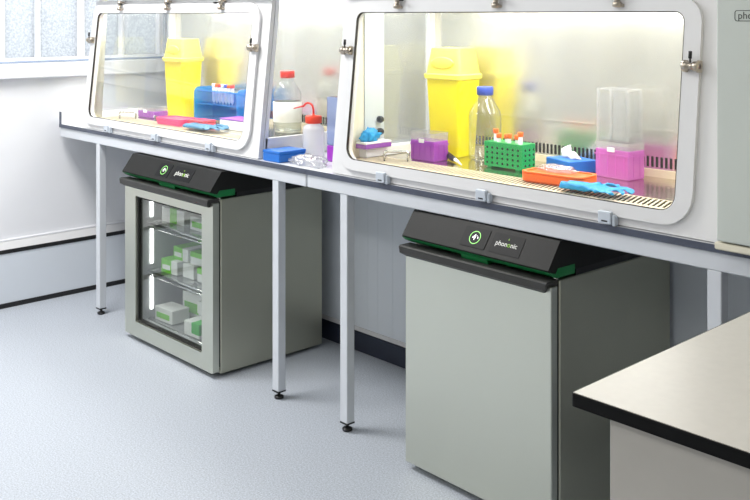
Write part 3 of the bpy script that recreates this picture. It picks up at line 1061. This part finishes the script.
def glove(loc, rz, label, m, scale=1.0, crush=1.0, seed=1, lift=.012):
    """an empty nitrile glove lying flat: cuff, palm, five unequal fingers, grown as one skin"""
    pts = [(-.10, 0, .0), (-.06, .004, .006), (-.01, 0, .006), (.03, 0, .004)]
    rad = [.044, .036, .038, .036]
    edges = [(0, 1), (1, 2), (2, 3)]
    fingers = [((.045, .030), (.080, .040), (.108, .034), .011), ((.050, .010), (.095, .014), (.125, .006), .0115),
               ((.048, -.010), (.09, -.012), (.118, -.022), .011), ((.042, -.028), (.072, -.036), (.094, -.050), .010)]
    for a, b, c_, r_ in fingers:
        i = len(pts)
        zz = random.uniform(0, .012)
        pts += [(a[0], a[1], .004), (b[0], b[1], .010 + zz), (c_[0], c_[1], .004)]
        rad += [r_ * 1.15, r_, r_ * .8]
        edges += [(3, i), (i, i + 1), (i + 1, i + 2)]
    i = len(pts)
    pts += [(.0, .050, .004), (.025, .072, .012), (.045, .078, .004)]
    rad += [.014, .012, .010]
    edges += [(2, i), (i, i + 1), (i + 1, i + 2)]
    me = bpy.data.meshes.new('glove')
    me.from_pydata([Vector(p) for p in pts], edges, [])
    o = bpy.data.objects.new('glove', me)
    C.objects.link(o)
    sk = o.modifiers.new('skin', 'SKIN')
    for k, v in enumerate(me.skin_vertices[0].data):
        v.radius = (rad[k], rad[k] * .5)
        v.use_root = (k == 1)
    ss = o.modifiers.new('sub', 'SUBSURF'); ss.levels = 2; ss.render_levels = 2
    dg = bpy.context.evaluated_depsgraph_get()
    me2 = bpy.data.meshes.new_from_object(o.evaluated_get(dg))
    bpy.data.objects.remove(o)
    for v in me2.vertices:
        p = v.co
        nz = noise.noise(p * 34 + Vector((seed, 0, 0)))
        nz2 = noise.noise(p * 70 + Vector((0, seed, 0)))
        v.co = Vector((p.x * crush + nz * .004, p.y + nz * .005, p.z * .55 + abs(nz) * lift + nz2 * .003))
    zmin = min(v.co.z for v in me2.vertices)
    for v in me2.vertices:
        v.co.z = (v.co.z - zmin) * scale
        v.co.x *= scale
        v.co.y *= scale
    me2.materials.clear(); me2.materials.append(m)
    for p in me2.polygons:
        p.use_smooth = True
        p.material_index = 0
    g = bpy.data.objects.new('nitrile_glove', me2)
    C.objects.link(g)
    g.location = loc
    g.rotation_euler = (0, 0, rz)
    return tag(g, label, 'glove')


# orange tray with clear film on it
t = thing('orange_tray', 'flat orange tray on the steel work surface', 'tray', (-1.782, 2.448, WS), R(5))
mb = MB(); loft(mb, [(.205, .098, .02, 0), (.218, .108, .024, .006), (.220, .110, .026, .026), (.208, .10, .024, .030)]); mb.build('tray_body', M['orange'], t)
mb = MB(); mb.ring_plate(rrect(-.110, .110, -.055, .055, .026), rrect(-.098, .098, -.044, .044, .02), lambda a, b, n: (a, b, n), .029, .033); mb.build('rim', M['orange'], t)
c_ = crumple('crumpled_wrap', M['bag'], None, .06, .028, .012, .6, 3, 4, flat=.4)
c_.location = (-1.80, 2.46, WS + .0335)
tag(c_, 'crumpled clear film lying on the orange tray', 'wrap')
glove((-1.606, 2.366, WS + .003), R(4), 'blue nitrile glove lying in front of the orange tray', M['glove'], 1.0, 1.0, 2)
# tissue box
t = thing('tissue_box', 'blue tissue box with a white tissue pulled up', 'box', (-1.852, 2.602, WS), R(-19))
mb = MB(); mb.box(-.135, 0, 0, .108, 0, .040, .002, 1); mb.build('carton', M['blue'], t)
mb = MB()
bm = mb.bm
N = 14
vs = [[bm.verts.new((-.074 + (i / N - .5) * .105 * (1 - .35 * j / 5), .054 + .014 * math.sin(i * 1.1 + j * .7), .040 + (j / 5) * (.020 + .022 * math.exp(-((i - 4) / 3.0) ** 2)))) for j in range(6)] for i in range(N + 1)]
for i in range(N):
    for j in range(5):
        bm.faces.new((vs[i][j], vs[i + 1][j], vs[i + 1][j + 1], vs[i][j + 1]))
tis = mb.build('tissue', M['paper'], t, 'white tissue', smooth=True)
sm = tis.modifiers.new('solid', 'SOLIDIFY'); sm.thickness = .004; sm.offset = 0

# glove on a flat white and purple pad on the left ledge of the right hood
t = thing('pad_box', 'flat white box with purple base under the balled blue glove', 'box', (-2.598, 2.300, BZ + .0965), R(0))
mb = MB(); mb.box(.0, .054, .04, .17, -.012, .004, .002, 1); mb.build('base', M['violetbox'], t)
mb = MB(); mb.box(.0, .054, .04, .17, .0045, .012, .002, 1); mb.build('lid', M['paper'], t)
c_ = crumple('nitrile_glove', M['glove'], None, .019, .036, .026, .7, 8, 4, flat=.5, freq=1.6)
c_.location = (-2.572, 2.388, BZ + .1095)
tag(c_, 'balled up blue nitrile glove at the left end of right hood', 'glove')

# left hood: blue acrylic rack with tubes
t = thing('acrylic_tube_rack', 'blue acrylic tube rack with coloured tubes in the left hood', 'rack', (-4.075, 2.600, WS), R(3))
w_, d_, h_ = .34, .12, .165
for x_ in (0, w_ - .006):
    mb = MB(); mb.plate(rrect(0, d_, 0, h_, [.03, .03, .004, .004]), lambda a, b, n: (x_ + n, a, b), 0, .006); mb.build('end_panel', M['bluerack'], t)
for z_ in (.012, .082, .145):
    mb = MB(); mb.box(.006, w_ - .006, .012, d_ - .012, z_, z_ + .005); mb.build('shelf', M['bluerack'], t)
mb = MB(); mb.box(.006, w_ - .006, d_ - .012, d_ - .008, .012, .15); mb.build('back_plate', M['bluerack'], t)
cols = [('white', M['paper']), ('orange', M['orange']), ('red', M['red']), ('white', M['paper']), ('blue', M['capblue']), ('orange', M['orange']), ('red', M['red'])]
ords = ['leftmost', 'second', 'third', 'fourth', 'fifth', 'sixth', 'seventh']
for k, (cn, cm) in enumerate(cols):
    wd = f'{cn} capped tube, leftmost in the blue acrylic rack' if k == 0 else f'{cn} capped tube, {ords[k]} from left in the blue acrylic rack'
    tube_((-4.075 + .085 + k * .026, 2.600 + .060, WS + .0875), cm, wd, 'capped tubes in the blue rack', hgt=.082, r=.009)
# magenta tray, scarlet case, white box, teal glove, black handle
t = thing('magenta_tray', 'flat magenta tray at the front of the left hood', 'tray', (-3.975, 2.445, WS), R(2))
mb = MB(); loft(mb, [(.195, .105, .012, 0), (.206, .115, .014, .024), (.196, .106, .012, .028)]); mb.build('tray_body', M['magenta'], t)
mb = MB(); mb.ring_plate(rrect(-.103, .103, -.058, .058, .014), rrect(-.092, .092, -.048, .048, .01), lambda a, b, n: (a, b, n), .026, .031); mb.build('rim', M['magenta'], t)
t = thing('scarlet_case', 'scarlet plastic case right of the magenta tray', 'case', (-3.805, 2.470, WS), R(5))
mb = MB(); mb.box(-.055, .055, -.04, .04, 0, .024, .005, 2); mb.build('base', M['scarlet'], t)
mb = MB(); mb.box(-.056, .056, -.041, .041, .0245, .034, .005, 2); mb.build('lid', M['scarlet'], t)
t = thing('white_box', 'white card box with a violet edge behind teal glove', 'box', (-3.690, 2.490, WS), R(3))
mb = MB(); mb.box(0, .19, 0, .11, 0, .042, .002, 1); mb.build('carton', M['paper'], t)
mb = MB(); mb.box(-.001, .191, -.001, .111, .0425, .049, .002, 1); mb.build('lid', M['violetbox'], t, 'violet lid')
glove((-3.665, 2.388, WS + .003), R(2), 'teal nitrile glove lying flat in the left hood', M['glovedark'], 1.15, 1.0, 5, .006)
t = thing('marker_pen', 'black marker pen before the small purple box', 'pen', (-4.195, 2.468, WS + .010), R(-20))
mb = MB(); mb.tube([(-.05, 0, 0), (-.046, 0, 0), (.046, 0, 0), (.05, 0, 0)], [.006, .0095, .0095, .006], 12); mb.build('barrel', M['black'], t)
mb = MB(); mb.tube([(-.082, 0, 0), (-.05, 0, 0)], [.007, .0085], 12); mb.build('pen_cap', M['paper'], t)

# ------------------------------------------------------------------ on the bench between the hoods
t = thing('blue_box', 'flat blue box on the bench between the hoods', 'box', (-3.045, 2.256, BZ + .001), R(0))
mb = MB(); mb.box(0, .105, 0, .13, 0, .030, .002, 1); mb.build('base', M['blue'], t)
mb = MB(); mb.box(-.001, .106, -.001, .131, .0305, .042, .002, 1); mb.build('lid', M['blue'], t)
t = thing('wash_bottle', 'translucent wash bottle with red cap and bent spout', 'bottle', (-2.955, 2.437, BZ + .001))
r = .043
mb = MB(); mb.lathe([(r * .9, 0), (r, .006), (r, .112), (r * .94, .124), (r * .62, .134), (r * .6, .142)], 28); mb.build('bottle_body', M['milky'], t)
mb = MB(); mb.lathe([(r * .72, .138), (r * .76, .140), (r * .76, .164), (r * .7, .167), (.006, .169), (.005, .176)], 26); cap = mb.build('cap', mat('spout_red', srgb(240, 72, 44), .4), t)
mb = MB()
p = [(0, 0, .17), (0, 0, .190)]
for k in range(1, 9):
    a = R(150 * k / 8)
    p.append((-.026 + .026 * math.cos(a), -(.026 - .026 * math.cos(a)) * .2, .190 + .026 * math.sin(a)))
p.append((-.098, -.022, .190))
mb.tube(p, [.0042] * (len(p) - 1) + [.002], 10)
mb.build('spout', M['red'], cap)
c_ = crumple('plastic_bag', M['bag'], None, .085, .050, .022, .55, 21, 4, flat=.5, freq=1.8)
c_.location = (-2.835, 2.315, BZ + .001)
tag(c_, 'crumpled clear plastic bag on the bench before wash bottle', 'bag')
t = thing('pipette_tip_rack', 'tall pale blue rack with purple base beside the right hood', 'rack', (-2.855, 2.42, BZ + .001))
mb = MB(); mb.box(0, .10, 0, .10, 0, .062, .003, 1); mb.build('base', M['purple'], t)
mb = MB(); mb.box(0, .10, 0, .10, .063, .25, .004, 2); mb.build('cover', M['bluetint'], t, 'pale blue clear cover')
